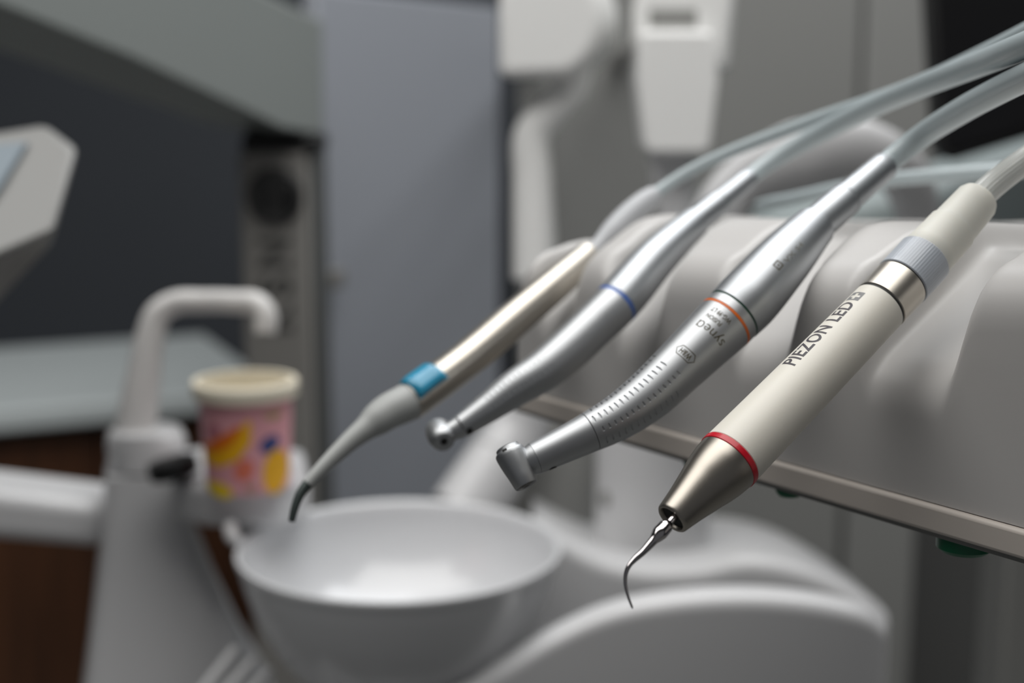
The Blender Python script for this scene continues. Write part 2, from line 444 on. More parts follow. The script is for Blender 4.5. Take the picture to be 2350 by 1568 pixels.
# front: top pts 0,1,2 ; bottom 3..8
F += [(0, 1, 7, 6, 5, 4, 3), (1, 2, 8, 7)]
o2 = 9
F += [(o2 + 0, o2 + 3, o2 + 4, o2 + 5, o2 + 6, o2 + 7, o2 + 1), (o2 + 1, o2 + 7, o2 + 8, o2 + 2)]
F += [(0, 1, o2 + 1, o2 + 0), (1, 2, o2 + 2, o2 + 1), (2, 8, o2 + 8, o2 + 2), (0, 3, o2 + 3, o2 + 0)]
for i in range(5): F.append((3 + i, 4 + i, o2 + 4 + i, o2 + 3 + i))
mesh_obj('arm_body', V, F, slab_m, t, True, 30, bevel=0.003)
prism('joint_plate', [P(560, 300, 1.46), P(735, 308, 1.46), P(735, 318, 1.46), P(560, 312, 1.46)], Vector((0, .05, 0)), black_m, t, 0.001)

# control panel entering at the left
t = thing('control_panel', P(-60, 800, 0.95), 'angular white housing with a blue grey display entering at the left edge', 'control panel')
fo = [P(-260, 640, .79), P(-10, 595, .795), P(125, 530, .80), P(178, 342, .84), P(104, 288, .855), P(0, 305, .855), P(-260, 330, .855)]
bo = [P(-260, 800, .88), P(-10, 700, .88), P(118, 560, .89), P(176, 350, .91), P(104, 292, .93), P(0, 310, .93), P(-260, 335, .93)]
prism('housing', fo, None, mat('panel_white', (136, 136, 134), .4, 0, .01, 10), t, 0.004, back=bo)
ds = [P(-240, 600, .7895), P(-100, 560, .797), P(0, 425, .822), P(62, 325, .843), P(-5, 330, .844), P(-240, 345, .844)]
prism('display', ds, Vector((0, 0.004, -0.003)), screen_m, t, 0.0006, label='blue grey display')
prism('bracket', [P(-240, 700, .86), P(-180, 700, .86), P(-180, 900, .86), P(-240, 900, .86)], Vector((0, .03, 0)), unit_m, t, .004)

# ------------------------------------------------------------------ spittoon unit
D1 = 0.99
unit = thing('spittoon_unit', Vector((P(500, 1400, 1.02).x, P(500, 1400, 1.02).y, 0)), 'white spittoon unit with a curved faucet standing beside the bowl', 'dental unit')
def sec(xl, xr, py, d, hd, yaw=0.25):
    if yaw: xl -= 32; xr -= 10
    a, b = P(xl, py, d), P(xr, py, d); c = (a + b) / 2
    return (Vector((c.x, c.y + hd, c.z)), max(.012, ((b.x - a.x) / 2 - hd * math.sin(yaw)) / math.cos(yaw)) * (1.04 if yaw else 1), hd, yaw)
loft('tower', [sec(228, 425, 1096, D1, .034), sec(220, 425, 1110, D1, .036), sec(205, 448, 1250, D1, .040), sec(182, 500, 1400, D1, .046),
               sec(160, 560, 1540, D1, .052), sec(130, 640, 1700, D1, .060), sec(110, 700, 1950, D1, .066),
               (Vector((P(400, 1950, D1).x, P(400, 1950, D1).y + .066, 0.0)), .09, .066, .25)][::-1], unit_m, unit, power=6)
capb = P(330, 1078, D1)
loft('cap', [sec(240, 420, 1090, D1, .030), sec(232, 428, 1084, D1, .032), sec(228, 432, 1040, D1, .033), sec(236, 422, 1014, D1, .030), sec(262, 398, 1004, D1, .022)],
     unit_m, unit, power=2.4, label='rounded white cap at the foot of the faucet')
# dark slot under the cap's overhang: its shade put in as a black disc
kn = P(397, 1073, D1 - .03)
lathe('slot_shade_disc', kn, (-0.22, 0, 1), [(.012, -.007), (.0165, -.0055), (.0172, 0), (.0165, .005), (.012, .0065)], black_m, unit, 32, label='black disc standing in for the dark slot under the cap')
fp = Path([(308, 1020, D1 + .03), (318, 940, D1 + .03), (332, 850, D1 + .03), (345, 772, D1 + .03), (362, 722, D1 + .03), (400, 696, D1 + .03), (470, 692, D1 + .025), (540, 693, D1 + .015), (590, 698, D1 + .01), (610, 725, D1 + .008), (609, 765, D1 + .008)])
rr = lambda px, py, hw: fp.r(px, py, hw)
sweep('faucet', fp, [(0, .0150), rr(318, 940, 45), rr(332, 850, 38), rr(362, 722, 30), rr(400, 696, 27), rr(470, 692, 26), rr(540, 693, 26), rr(590, 698, 27), (fp.L - .004, .0082), (fp.L, .0076)],
      faucet_m, unit, 40, step=.002)
# cup shelf reaching towards the bowl
sh = [P(395, 1118, D1 - .03), P(470, 1120, D1 - .045), P(640, 1128, D1 - .045), P(712, 1118, D1 - .02), P(700, 1100, D1 + .06), P(560, 1092, D1 + .08), P(400, 1092, D1 + .06)]
zs = P(560, 1112, .95).z
shp = [Vector((p.x, p.y, zs)) for p in sh]
low = [Vector((p.x * .985 - .003, p.y + .004, zs - .030)) for p in shp]
prism('cup_shelf', shp, None, unit_m, unit, .006, back=low, bseg=4)
# filler block between shelf and bowl
loft('bowl_bracket', [sec(560, 680, 1300, 1.025, .02, 0), sec(540, 686, 1230, 1.025, .02, 0), sec(520, 690, 1185, 1.025, .02, 0)], unit_m, unit, power=3)
nz = Path([(528, 1205, .935), (532, 1230, .93), (548, 1243, .925)])
sweep('flush_nozzle', nz, [(0, .0045), (nz.L * .7, .0045), (nz.L, .0035)], unit_m, unit, 20, step=.002)
# horizontal arm coming from the left edge
A0, A1 = P(-260, 1150, 1.00), P(228, 1195, 1.03)
prism('side_arm', [P(-260, 1222, 1.0), P(232, 1262, 1.03), P(232, 1158, 1.03), P(-260, 1098, 1.0)], Vector((0, .06, 0)), unit_m, unit, .010, bseg=5)
# ribs at the foot of the tower
for i, (xa, ya, xb, yb) in enumerate(((455, 1600, 545, 1486), (500, 1610, 590, 1508), (548, 1615, 625, 1536))):
    rp = Path([(xa, ya, .905), ((xa + xb) / 2, (ya + yb) / 2, .912), (xb, yb, .92)])
    sweep('rib', rp, [(0, .002), (.003, .0038), (rp.L - .003, .0038), (rp.L, .002)], unit_m, unit, 16, step=.004)
# body skirt under the bowl
def ridge(name, crest, dfront, drise, depth, pybot, m, parent, lip=.012, label=None, dslope=0.0, droplip=0.0):
    """swept shell: front face, rounded lip and top surface following a crest line [(px, py)]"""
    n = 48; V, F = [], []
    pts = catmull([Vector((x, y, 0)) for x, y in crest], 12)
    prof = []
    for q in pts:
        top = P(q.x, q.y, dfront); bot = P(q.x, pybot, dfront)
        col = []
        zb = 0.002
        col.append(Vector((top.x, top.y, zb)))
        for k in (0.25, .5, .75): col.append(Vector((top.x, top.y, zb + (top.z - lip - zb) * k)))
        for k in range(9):
            a = math.pi / 2 * k / 8
            col.append(Vector((top.x, top.y + lip * (1 - math.cos(a)), top.z - lip + lip * math.sin(a))))
        for k in range(1, 7):
            f = k / 6; col.append(Vector((top.x, top.y + lip + (depth - lip) * f, top.z + drise * f * f)))
        col.append(Vector((top.x, top.y + depth, zb)))
        prof.append(col)
    w_ = len(prof[0])
    for c in prof: V += c
    for i in range(len(prof) - 1):
        for j in range(w_):
            k = (j + 1) % w_; F.append((i*w_+j, (i+1)*w_+j, (i+1)*w_+k, i*w_+k))
    F.append(tuple(range(w_))); F.append(tuple(range((len(prof) - 1) * w_, len(prof) * w_)))
    return mesh_obj(name, V, F, m, parent, True, 50, label)
ridge('lower_shell', [(640, 1660), (860, 1640), (1040, 1590), (1160, 1530), (1270, 1462), (1400, 1405), (1560, 1375), (1740, 1368), (1900, 1385), (2000, 1412), (2034, 1440)], .86, .0, .018, 1900, unit_m, unit, .010)
ridge('rear_shell', [(1225, 1212), (1300, 1254), (1380, 1292), (1480, 1312), (1600, 1310), (1720, 1290), (1860, 1316), (1985, 1385), (2030, 1420)], 1.072, -.02, .18, 1700, unit_m, unit, .006)
ridge('upper_shell', [(1240, 1200), (1300, 1245), (1380, 1285), (1480, 1306), (1600, 1304), (1720, 1284), (1860, 1310), (1990, 1375), (2040, 1415)], 1.02, -.004, .05, 1700, unit_m, unit, .012)
# round post standing on the shell
lathe('post', P(1495, 1300, 1.14) - Vector((0, 0, .02)), (0, 0, 1), [(.047, -.04), (.047, .02), (.0455, .03), (.0455, .13), (.043, .137), (.01, .139)], unit_m, unit, 64)
lathe('side_post', P(1270, 1230, 1.22) - Vector((0, 0, .03)), (0, 0, 1), [(.036, -.04), (.036, .02), (.034, .15), (.03, .157), (.01, .158)], mid_grey, unit, 48)
V_, F_ = text_mesh('O', .006)
q = P(1388, 1146, 1.1)
lathe('post_button', P(1390, 1146, 1.1045), (-.55, -1, 0), [(.006, -.006), (.006, 0), (.005, .001), (.001, .001)], mid_grey, unit, 24)

# the bowl, a lift-off ceramic dish
bc = P(917, 1256, .93); BR = 372 * .93 / FPX
bprof = []
import itertools
# outer wall from foot up, over the rim, and down the inside
outer = [(.03, -.098), (.036, -.098), (.040, -.094), (.055, -.086), (.072, -.070), (.087, -.048), (.096, -.024), (.1012, -.006)]
rim = [(.1034, -.001), (.1050, .0008), (.1055, -.0002)]
bp_out = [(BR * .30, -.104), (BR * .36, -.104), (BR * .42, -.099), (BR * .60, -.084), (BR * .76, -.064), (BR * .88, -.041), (BR * .955, -.018), (BR * .985, -.006), (BR, -.0015), (BR * .998, .001), (BR * .985, .0016), (BR * .965, 0), (BR * .95, -.004),
          (BR * .93, -.014), (BR * .86, -.032), (BR * .74, -.049), (BR * .55, -.063), (BR * .30, -.070), (BR * .10, -.072), (BR * .05, -.0755), (.001, -.076)]
sp = catmull([Vector((r, z, 0)) for r, z in bp_out], 5)
bowl = thing('spittoon_bowl', bc + Vector((0, 0, -.104)), 'round white bowl with thick rim in front of the faucet', 'bowl')
lathe('dish', bc, (0, 0, 1), [(v.x, v.y) for v in sp], bowl_m, bowl, 96, cap=False, sharp=60)
lathe('drain', bc + Vector((0, 0, -.0735)), (0, 0, 1), [(.013, 0), (.014, .0015), (.012, .0022), (.002, .0018)], polished, bowl, 32)
# pedestal carrying the bowl, part of the unit
ped = bc + Vector((0, 0, -.1045))
lathe('bowl_seat', Vector((ped.x, ped.y, 0.0)), (0, 0, 1), [(.10, 0), (.10, ped.z - .05), (.07, ped.z - .02), (.05, ped.z - .0005), (.01, ped.z - .0005)], unit_m, unit, 64)
# pale suction arm slanting behind the bowl
sp_ = Path([(1215, 925, 1.14), (1190, 985, 1.14), (1130, 1080, 1.13), (1070, 1180, 1.12)])
t = thing('suction_pedestal', P(1070, 1180, 1.12), 'short pale slanting arm rising behind the right rim of the bowl', 'arm')
sweep('arm_body', sp_, [(-.004, .010), (0, .0190), (.004, .0225), (sp_.L * .5, .026), (sp_.L, .030), (sp_.L + .004, .026)], unit_m, t, 40, step=.004)
sweep('joint_ring', sp_, ring_prof(sp_.L * .45, sp_.L * .45 + .004, .0268), unit_m, t, 40)

# ------------------------------------------------------------------ paper cup
DCUP = .95
cb = P(570, 1112, DCUP); cb.z = zs + .0002
ctop = P(570, 862, DCUP).z; hC = ctop - cb.z
rt = 106 * DCUP / FPX; rb = 94 * DCUP / FPX
cup = thing('paper_cup', cb, 'paper cup printed with colourful fruit on pink, cream rim, under the faucet', 'cup')
h1 = hC - .008
lathe('wall', cb, (0, 0, 1), [(rb * .9, .001), (rb, 0), (rt, h1 - .001), (rt, hC - .006), (rt - .0008, hC - .006), (rb - .001, .003), (.001, .003)], pink, cup, 64, cap=False)
lathe('rim', cb, (0, 0, 1), [(rt + .0002, hC - .0110), (rt + .0035, hC - .0100), (rt + .0042, hC - .002), (rt + .003, hC), (rt - .0005, hC), (rt - .0008, hC - .0125)], cream, cup, 64, cap=False, label='cream rim')
lathe('inner_wall', cb, (0, 0, 1), [(rt - .001, hC - .001), (rb - .0012, .0045), (.001, .0042)], cream, cup, 64, cap=False)
def cup_pt(u, v):   # u right (m along the wall), v up (m)
    r = rb + (rt - rb) * v / hC + .00025; a = -math.pi / 2 + u / r + 0.185
    return cb + Vector((r * math.cos(a), r * math.sin(a), v))
def blob(name, pts, m, lift=0):
    def f(x, y):
        r = rb + (rt - rb) * y / hC + .00025 + lift; a = -math.pi / 2 + x / r + .185; return cb + Vector((r * math.cos(a), r * math.sin(a), y))
    n = len(pts); cen = (sum(p[0] for p in pts) / n, sum(p[1] for p in pts) / n)
    V = list(pts) + [cen]; F = [(i, (i + 1) % n, n) for i in range(n)]
    wrap(name, V, F, f, m, cup, .004)
def c2(x, y):   # coordinates read from the photo, relative to the cup (px)
    v = (1121 - y) * DCUP / FPX; r = rb + (rt - rb) * v / hC
    return (r * math.asin(max(-.97, min(.97, (x - 564) * DCUP / FPX / r))), v)
def ell(cx, cy, rx, ry, rot=0, n=24):
    out = []
    for i in range(n):
        t = 2 * math.pi * i / n; x = rx * math.cos(t); y = ry * math.sin(t)
        out.append(c2(cx + x * math.cos(rot) - y * math.sin(rot), cy + x * math.sin(rot) + y * math.cos(rot)))
    return out
def band(pts, ws):
    L, R = [], []
    for i, (x, y) in enumerate(pts):
        a = pts[max(i - 1, 0)]; b = pts[min(i + 1, len(pts) - 1)]
        dx, dy = b[0] - a[0], b[1] - a[1]; l = math.hypot(dx, dy); nx, ny = -dy / l, dx / l
        L.append(c2(x + nx * ws[i], y + ny * ws[i])); R.append(c2(x - nx * ws[i], y - ny * ws[i]))
    n = len(L); V = L + R; F = [(i, i + 1, n + i + 1, n + i) for i in range(n - 1)]
    return V, F
def cup_f(lift):
    def f(x, y):
        r = rb + (rt - rb) * y / hC + .0003 + lift; a = -math.pi / 2 + x / r + .185; return cb + Vector((r * math.cos(a), r * math.sin(a), y))
    return f
V, F = band([(466, 1040), (495, 1042), (530, 1022), (558, 990), (570, 950)], [10, 18, 22, 18, 6]); wrap('banana_print', V, F, cup_f(.0001), banana_y, cup, .004)
V, F = band([(466, 1020), (495, 1012), (525, 990), (552, 962)], [6, 14, 14, 4]); wrap('banana_shade_print', V, F, cup_f(.0002), banana_o, cup, .004)
blob('pineapple_print', ell(626, 1074, 29, 52, .08), banana_y, .0001)
blob('leaf_print', ell(614, 1008, 24, 18, -.6), navy, .0002)
blob('lime_print', ell(624, 925, 30, 27, 0), lime, .0001)
blob('lemon_print', ell(500, 1112, 30, 17, .25), mat('print_lemon', (240, 205, 8), .5), .0001)
blob('peach_print', ell(556, 1062, 22, 26, .5), coral, .0001)
blob('berry_print', ell(530, 918, 16, 14, 0), mat('print_red', (208, 84, 56), .5), .0001)
blob('plum_print', ell(482, 915, 15, 18, 0), plum, .0001)
blob('small_leaf_print', ell(560, 906, 14, 8, 0), mat('print_blue', (96, 118, 160), .5), .0001)
blob('dusty_berry_print', ell(492, 978, 16, 16, 0), mat('print_mauve', (182, 110, 122), .5), .0001)
blob('stone_print', ell(570, 1105, 14, 9, 0), mat('print_taupe', (176, 136, 116), .5), .0001)

# ------------------------------------------------------------------ white holders, upper right
t = thing('suction_holder', P(1230, 560, 1.2), 'white rounded suction holder at the top, left of the two, on a bent neck', 'holder')
DH = 1.15
hp = [P(1142, -60, DH), P(1140, 172, DH), P(1160, 178, DH), P(1300, 172, DH)] + [P(1262 + 118 * math.cos(a), 40 + 140 * math.sin(a), DH) for a in [math.radians(x) for x in (50, 30, 10, -10, -30, -50)]]
prism('mounting_bar', [P(1200, 60, DH + .06), P(1260, 60, DH + .06), P(1260, 110, DH + .06), P(1200, 110, DH + .06)], Vector((0.01, 0.97 - .07, 0)), steel_dull, t, .003)
prism('holder_body', hp, Vector((.02, .07, 0)), holder_m, t, .010, bseg=4)
nk = Path([(1318, 130, DH + .04), (1308, 205, DH + .04), (1255, 262, DH + .04), (1222, 310, DH + .04), (1222, 420, DH + .04), (1228, 640, DH + .04)])
sweep('neck', nk, [(0, .017), nk.r(1300, 220, 40), nk.r(1240, 280, 42), nk.r(1222, 330, 44), nk.r(1222, 420, 46), (nk.L, .019)], holder_m, t, 36, step=.004)
t = thing('tool_holder', P(1565, 380, 1.2), 'white ring holder at the top, right of the two, with a tapering block below', 'holder')
hp2 = [P(1600 + 140 * math.cos(a) * 1.05, 60 + 118 * math.sin(a), DH) for a in [math.radians(x) for x in range(100, 261, 20)]]
hp2 = hp2[::-1]
outl = [P(1688, -60, DH), P(1470, -60, DH), P(1450, 20, DH), P(1448, 90, DH), P(1466, 150, DH), P(1500, 165, DH), P(1672, 168, DH)]
prism('mounting_bar', [P(1560, 60, DH + .05), P(1620, 60, DH + .05), P(1620, 110, DH + .05), P(1560, 110, DH + .05)], Vector((0, 0.9, 0)), steel_dull, t, .003)
prism('ring_housing', outl, Vector((.01, .06, 0)), holder_m, t, .008, bseg=4)
blk = [P(1468, 72, DH - .02), P(1636, 72, DH - .02), P(1650, 180, DH - .02), P(1632, 340, DH - .02), P(1612, 352, DH - .02), P(1492, 352, DH - .02), P(1478, 338, DH - .02), P(1462, 180, DH - .02)]
prism('block', blk, Vector((0, .05, 0)), holder_m, t, .008, bseg=4)
sp2 = P(1552, 420, DH)
loft('stem', [sec(1520, 1590, 560, DH + .01, .014, 0), sec(1500, 1600, 420, DH + .01, .016, 0), sec(1490, 1610, 345, DH + .01, .018, 0)], unit_m, t, power=2.5)
prism('slot', [P(1490, 20, DH - .001), P(1600, 20, DH - .001), P(1600, 62, DH - .001), P(1490, 62, DH - .001)], Vector((0, .004, 0)), mid_grey, t, .0008)

# pale curved arm behind the hoses
t = thing('balance_arm', P(1650, 620, 1.0), 'pale curved arm lying behind the grey hoses above the console', 'arm')
ba = Path([(1500, 940, 1.14), (1560, 870, 1.10), (1615, 740, 1.03), (1640, 600, .98), (1640, 520, .98), (1700, 425, .98), (1830, 362, .98), (1960, 345, .99), (2060, 385, 1.0), (2105, 480, 1.02), (2115, 600, 1.04)])
sweep('arm_body', ba, [(0, .013), (.01, .018), ba.r(1700, 425, 62), ba.r(1830, 362, 82), ba.r(1960, 345, 76), ba.r(2060, 385, 60), (ba.L, .014)], unit_m, t, 40, step=.006, oval=(.7, 1))
t = thing('chair_cushion', P(2300, 560, 1.3), 'grey green padded cushion behind the console under the black screen', 'cushion')
prism('padding', [P(1738, 497, 1.2), P(1960, 452, 1.2), P(2164, 408, 1.2), P(2400, 325, 1.2), P(2900, 230, 1.2), P(2900, 640, 1.2), P(1738, 640, 1.2)], Vector((0, .12, 0)), mat('cushion_green', (142, 152, 152), .55, 0, .03, 12), t, .02, bseg=5)
prism('base_board', [P(1760, 640.5, 1.22), P(2900, 640.5, 1.22), P(2900, 680, 1.22), P(1760, 680, 1.22)], Vector((0, .09, 0)), black_m, t, .004)
prism('column', [P(2350, 680.5, 1.23), P(2500, 680.5, 1.23), Vector((P(2500, 700, 1.23).x, P(2500, 700, 1.23).y, 0)), Vector((P(2350, 700, 1.23).x, P(2350, 700, 1.23).y, 0))], Vector((0, .07, 0)), mid_grey, t, .004)

# ------------------------------------------------------------------ instrument console
F0, F1, F2 = P(2350, 1212, .408), P(1790, 1066, .475), P(1240, 905, .598)
ax = (F2 - F0); Ls = ax.length; ax = ax / Ls
nin = Vector((-ax.y, ax.x, 0)).normalized() * -1.0    # into the console, away from the front face
nin = Vector((ax.y, -ax.x, 0)).normalized()
upv = nin.cross(ax).normalized() if nin.cross(ax).z > 0 else ax.cross(nin).normalized()
def s_of_px(px, t=0.0):
    lo, hi = -.3, .6
    for _ in range(40):
        m = (lo + hi) / 2
        if proj(F0 + ax * m)[0] > px: lo = m
        else: hi = m
    return (lo + hi) / 2
print('axis', ax, 'nin', nin, 'up', upv, 'L', Ls)
valleys = [(s_of_px(2062), .027, .015, 0.0), (s_of_px(1735), .022, .014, .25), (s_of_px(1452), .021, .014, .33), (s_of_px(1268), .020, .014, .2), (s_of_px(2062) - .094, .026, .016, 0.0)]
print('valleys', valleys)
S_END = s_of_px(1168); S_BEG = -.16
def smooth(x): x = max(0, min(1, x)); return x * x * x * (x * (6 * x - 15) + 10)
HALF = .0235; SIDE = .016
def notch(s, t):
    v = 0
    for c, hf, sd, k in valleys:
        d = abs(s - c - k * t); v = max(v, 1 - smooth((d - (hf - sd)) / sd))
    return v
def low(s): return .013 * (max(0, min(1, s / .2)) ** .7)
def zh(t):   # hump
    return .074 + .013 * smooth(min(t, .05) / .05) ** .8 - max(t - .055, 0) * .075
def zv(t):   # valley
    return .038 + min(t, .06) * .60 - .010 * smooth(max(t - .05, 0) / .1)
def ztop_(s, t):
    k = notch(s, t); e = smooth((S_END - s) / .02)
    return ((zh(t) - low(s)) * (1 - k) + (min(zv(t), zh(t)) - low(s) * .45) * k) * (.72 + .28 * math.sqrt(max(e, 0)))
console = thing('instrument_console', F0 + ax * .1 + nin * .1 - upv * .01, 'light grey instrument console with scalloped cradles holding four handpieces', 'dental console')
NS = 260; RHO = .012
tops = [0.0] + []
V, F = [], []
cols = []
for i in range(NS + 1):
    s = S_BEG + (S_END - S_BEG) * i / NS
    rnd = .010 * (1 - math.sqrt(max(0, 1 - (1 - min(1, (S_END - s) / .010)) ** 2)))   # rounded far corner in plan
    base = F0 + ax * s + nin * rnd
    z0 = ztop_(s, 0); rho = .017 * (1 - notch(s, 0)) + .011 * notch(s, 0)
    col = [base + upv * 0.0]
    for k in (.2, .4, .6, .8): col.append(base + upv * ((z0 - rho) * k))
    zt_ = ztop_(s, rho)
    for k in range(9):
        f = k / 8; tt = rho * f * f; zz = (z0 - rho) * (1 - f) ** 2 + 2 * f * (1 - f) * (z0 + .0) + zt_ * f * f
        col.append(base + nin * tt + upv * zz)
    for k in range(1, 31):
        f = k / 30; tt = rho + (.14 - rho) * f; col.append(base + nin * tt + upv * ztop_(s, tt))
    for tt in (.25, .42): col.append(base + nin * tt + upv * min(ztop_(s, .14), ztop_(s, tt)))
    col.append(base + nin * .42)
    cols.append(col)
wn = len(cols[0])
for c in cols: V += c
for i in range(NS):
    for j in range(wn - 1): F.append((i*wn+j, (i+1)*wn+j, (i+1)*wn+j+1, i*wn+j+1))
    F.append((i*wn+wn-1, (i+1)*wn+wn-1, (i+1)*wn, i*wn))
F.append(tuple(range(wn))); F.append(tuple(range(NS * wn, (NS + 1) * wn)))
mesh_obj('housing', V, F, console_m, console, True, 55)
# trim strip under the front face
def strip(s0, s1, t0, t1, z0, z1): 
    a, b = F0 + ax * s0, F0 + ax * s1
    return [a + nin * t0 + upv * z0, b + nin * t0 + upv * z0, b + nin * t0 + upv * z1, a + nin * t0 + upv * z1], nin * (t1 - t0)
fr, dv_ = strip(S_BEG, S_END - .002, -.0022, .40, -.0088, -.0003)
prism('base_trim', fr, dv_, tray_m, console, .0012, bseg=3)
fr, dv_ = strip(S_BEG, S_END - .004, .0, .40, -.0105, -.0089)
prism('shadow_gap', fr, dv_, mid_grey, console)
for (x, y, r) in ((2172, 1236, .0085), (1786, 1124, .0048), (1572, 1064, .0048)):
    s = s_of_px(x); q = F0 + ax * s + nin * (r + .001) - upv * .0105
    lathe('green_foot', q - upv * (.65 * r), upv, [(r * .3, -.0002), (r * .8, .0002), (r, .0016), (r, .65 * r)], green_knob, console, 32, label='small green foot')

# ------------------------------------------------------------------ ultrasonic scaler handpiece (nearest)
pz = thing('scaler_handpiece', P(1675, 1055, .42), 'ivory scaler handpiece with a red ring and hooked steel tip', 'handpiece', 'handpieces in the console')
DP = lambda x: .395 + (x - 1541) / (2248 - 1541) * .060
pp = Path([(1541, 1192, DP(1541)), (1675, 1055, DP(1675)), (1848, 878, DP(1848)), (2021, 700, DP(2021)), (2070, 648, DP(2070)), (2122, 592, DP(2122)), (2180, 530, DP(2180)), (2250, 452, DP(2250)),
           ], 24)
R_ = pp.r
s_n, r_n = R_(1541, 1192, 41)
prof_n = smooth_tab([(s_n, r_n), R_(1575, 1157, 50), R_(1608, 1123, 61), R_(1632, 1099, 69.5), R_(1652, 1079, 74.5), R_(1668, 1062, 76)], 8)
s_r0 = prof_n[-1][0]
prof_nose = [(s_n, r_n - .0008), (s_n + .0001, r_n - .0003)] + [(s + .0003, r) for s, r in prof_n[:1]] + prof_n[1:]
prof_nose = [(s_n + .004, r_n - .0016), (s_n + .0006, r_n - .0013), (s_n, r_n - .0009), (s_n, r_n - .0003), (s_n + .0003, r_n)] + [q for q in prof_n if q[0] > s_n + .0005]
nose = sweep('nose_cone', pp, prof_nose, nose_steel, pz, 96, label='brushed steel nose cone', sharp=40)
sweep('bore', pp, [(s_n + .0009, r_n - .0014), (s_n + .0012, r_n - .0014)], dark_hole, nose, 48)
s_r1 = s_r0 + .0021
sweep('red_ring', pp, ring_prof(s_r0 + .00005, s_r1, prof_n[-1][1] + .00022), red, pz, 96, label='red ring')
s_m0 = pp.sat(2021, 700)
body_p = [(s_r1 + .00005, .01005 * 0 + prof_n[-1][1] - .0001)] + [(s_m0 - .0006, R_(2021, 700, 64)[1])]
body_p = [(body_p[0][0], body_p[0][1]), (body_p[0][0] + .0002, body_p[0][1] + .00015), (s_m0 - .0009, body_p[1][1]), (s_m0 - .0007, body_p[1][1] - .0002)]
sweep('grip_sleeve', pp, body_p, ivory, pz, 128, step=.004)
sweep('black_seal', pp, [(s_m0 - .0007, body_p[-2][1] - .0002), (s_m0, body_p[-2][1] - .0002)], groove_dark, pz, 96)
s_m1 = pp.sat(2068, 648)
rm = R_(2040, 680, 64.5)[1]
sweep('steel_collar', pp, ring_prof(s_m0 + .00003, s_m1, rm, .00025), warm_steel, pz, 96, label='brushed steel collar')
sweep('thin_seal', pp, [(s_m1, rm - .0003), (s_m1 + .0003, rm - .0003)], groove_dark, pz, 96)
s_g1 = pp.sat(2122, 592)
rg = R_(2100, 615, 65.5)[1]
def ribs(s, a, r): return -.00005 * (0.5 + 0.5 * math.cos(a * 60)) if s_m1 + .0006 < s < s_g1 - .0003 else 0
sweep('grey_ring', pp, ring_prof(s_m1 + .0003, s_g1, rg, .0003), grey_collar, pz, 360, disp=ribs, step=.001, label='grey ribbed ring')
s_w1 = pp.sat(2183, 527); s_w2 = pp.sat(2250, 452)
sweep('rear_shell', pp, [(s_g1 + .00005, R_(2122, 592, 60)[1]), (s_g1 + .0003, R_(2122, 592, 61)[1]), (s_w1, R_(2183, 527, 58)[1]), (s_w1 + .0002, R_(2183, 527, 55)[1])], milky, pz, 96, step=.003)
rw = R_(2250, 452, 47)[1]
sweep('rear_cap', pp, [(s_w1 + .0002, R_(2183, 527, 53)[1]), (s_w1 + .0005, R_(2183, 527, 54.5)[1]), (s_w2 - .0025, rw + .0004), (s_w2 - .0008, rw - .0003), (s_w2, rw - .0014), (s_w2 + .0002, rw - .003)], milky, pz, 96, step=.003)
hz = Path([(2240, 463, .456), (2262, 440, .459), (2310, 400, .461), (2380, 352, .462), (2470, 318, .458), (2620, 300, .45), (2900, 330, .45)])
sweep('hose', hz, [(0, 30 * .473 / FPX), (.02, 29 * .474 / FPX), (hz.L, .0042)], hose_w, pz, 48, disp=lambda s, a, r: .00006 * math.cos(a * 24), step=.003, label='ribbed translucent white hose')
# scaler tip
tp = Path([(1556, 1176, 0.3940), (1530, 1206, 0.3905), (1514, 1224, 0.3890), (1478, 1264, 0.3865), (1456, 1284, 0.3850), (1443, 1300, 0.3840), (1436, 1318, 0.3835), (1435, 1340, 0.3830), (1441, 1368, 0.3825), (1452, 1398, 0.3820)], 14)
tr = tp.r
sweep('scaler_tip', tp, [(0, .0012), tr(1535, 1200, 9), tr(1528, 1208, 17), tr(1514, 1224, 18), tr(1507, 1232, 15), tr(1500, 1240, 11), tr(1478, 1264, 8.5), tr(1462, 1279, 8), tr(1447, 1295, 6), tr(1436, 1318, 4.8), tr(1435, 1340, 4.2), tr(1441, 1368, 3.2), (tp.L - .0006, 2.6 * .397 / FPX), (tp.L, 1.2 * .397 / FPX)],
      polished, pz, 32, step=.0006, label='polished hooked steel tip')
# printing on the sleeve
sf = on_surface(pp, body_p)
s0 = pp.sat(1848, 878)
def axis_text(txt, px0, py0, px1, py1, height, m, parent, path, prof, name='lettering', bold=0, maxlen=.0005):
    """text reading along the handle between two photographed points"""
    V, F = text_mesh(txt, 1.0, 1.05, bold)
    x0 = min(v[0] for v in V); x1 = max(v[0] for v in V); y1 = max(v[1] for v in V)
    # find (s, a) for both ends
    def inv(px, py):
        best = None; f = on_surface(path, prof); sc_ = path.sat(px, py)
        for i in range(-30, 31):
            s = sc_ + i * .0005
            for k in range(-84, 85, 3):
                v = f(s, math.radians(k)); x, y, d = proj(v); e = (x - px) ** 2 + (y - py) ** 2
                if best is None or e < best[0]: best = (e, s, math.radians(k))
        return best
    e0, sa, aa = inv(px0, py0); e1_, sb, ab = inv(px1, py1)
    g = on_surface(path, prof); kx = (sb - sa) / (x1 - x0); ky = height / y1
    def fn(x, y):
        f = (x - x0 * kx) / ((x1 - x0) * kx); s = sa + f * (sb - sa); a = aa + (ab - aa) * f
        return g(s, a - y / interp(prof, s))
    return wrap(name, [(v[0] * kx, v[1] * ky) for v in V], F, fn, m, parent, maxlen), (sa, aa, sb, ab)
_, (sa, aa, sb, ab) = axis_text('PIEZON LED', 1822, 841, 1962, 696, .0052, print_black, pz, pp, body_p, bold=.018)
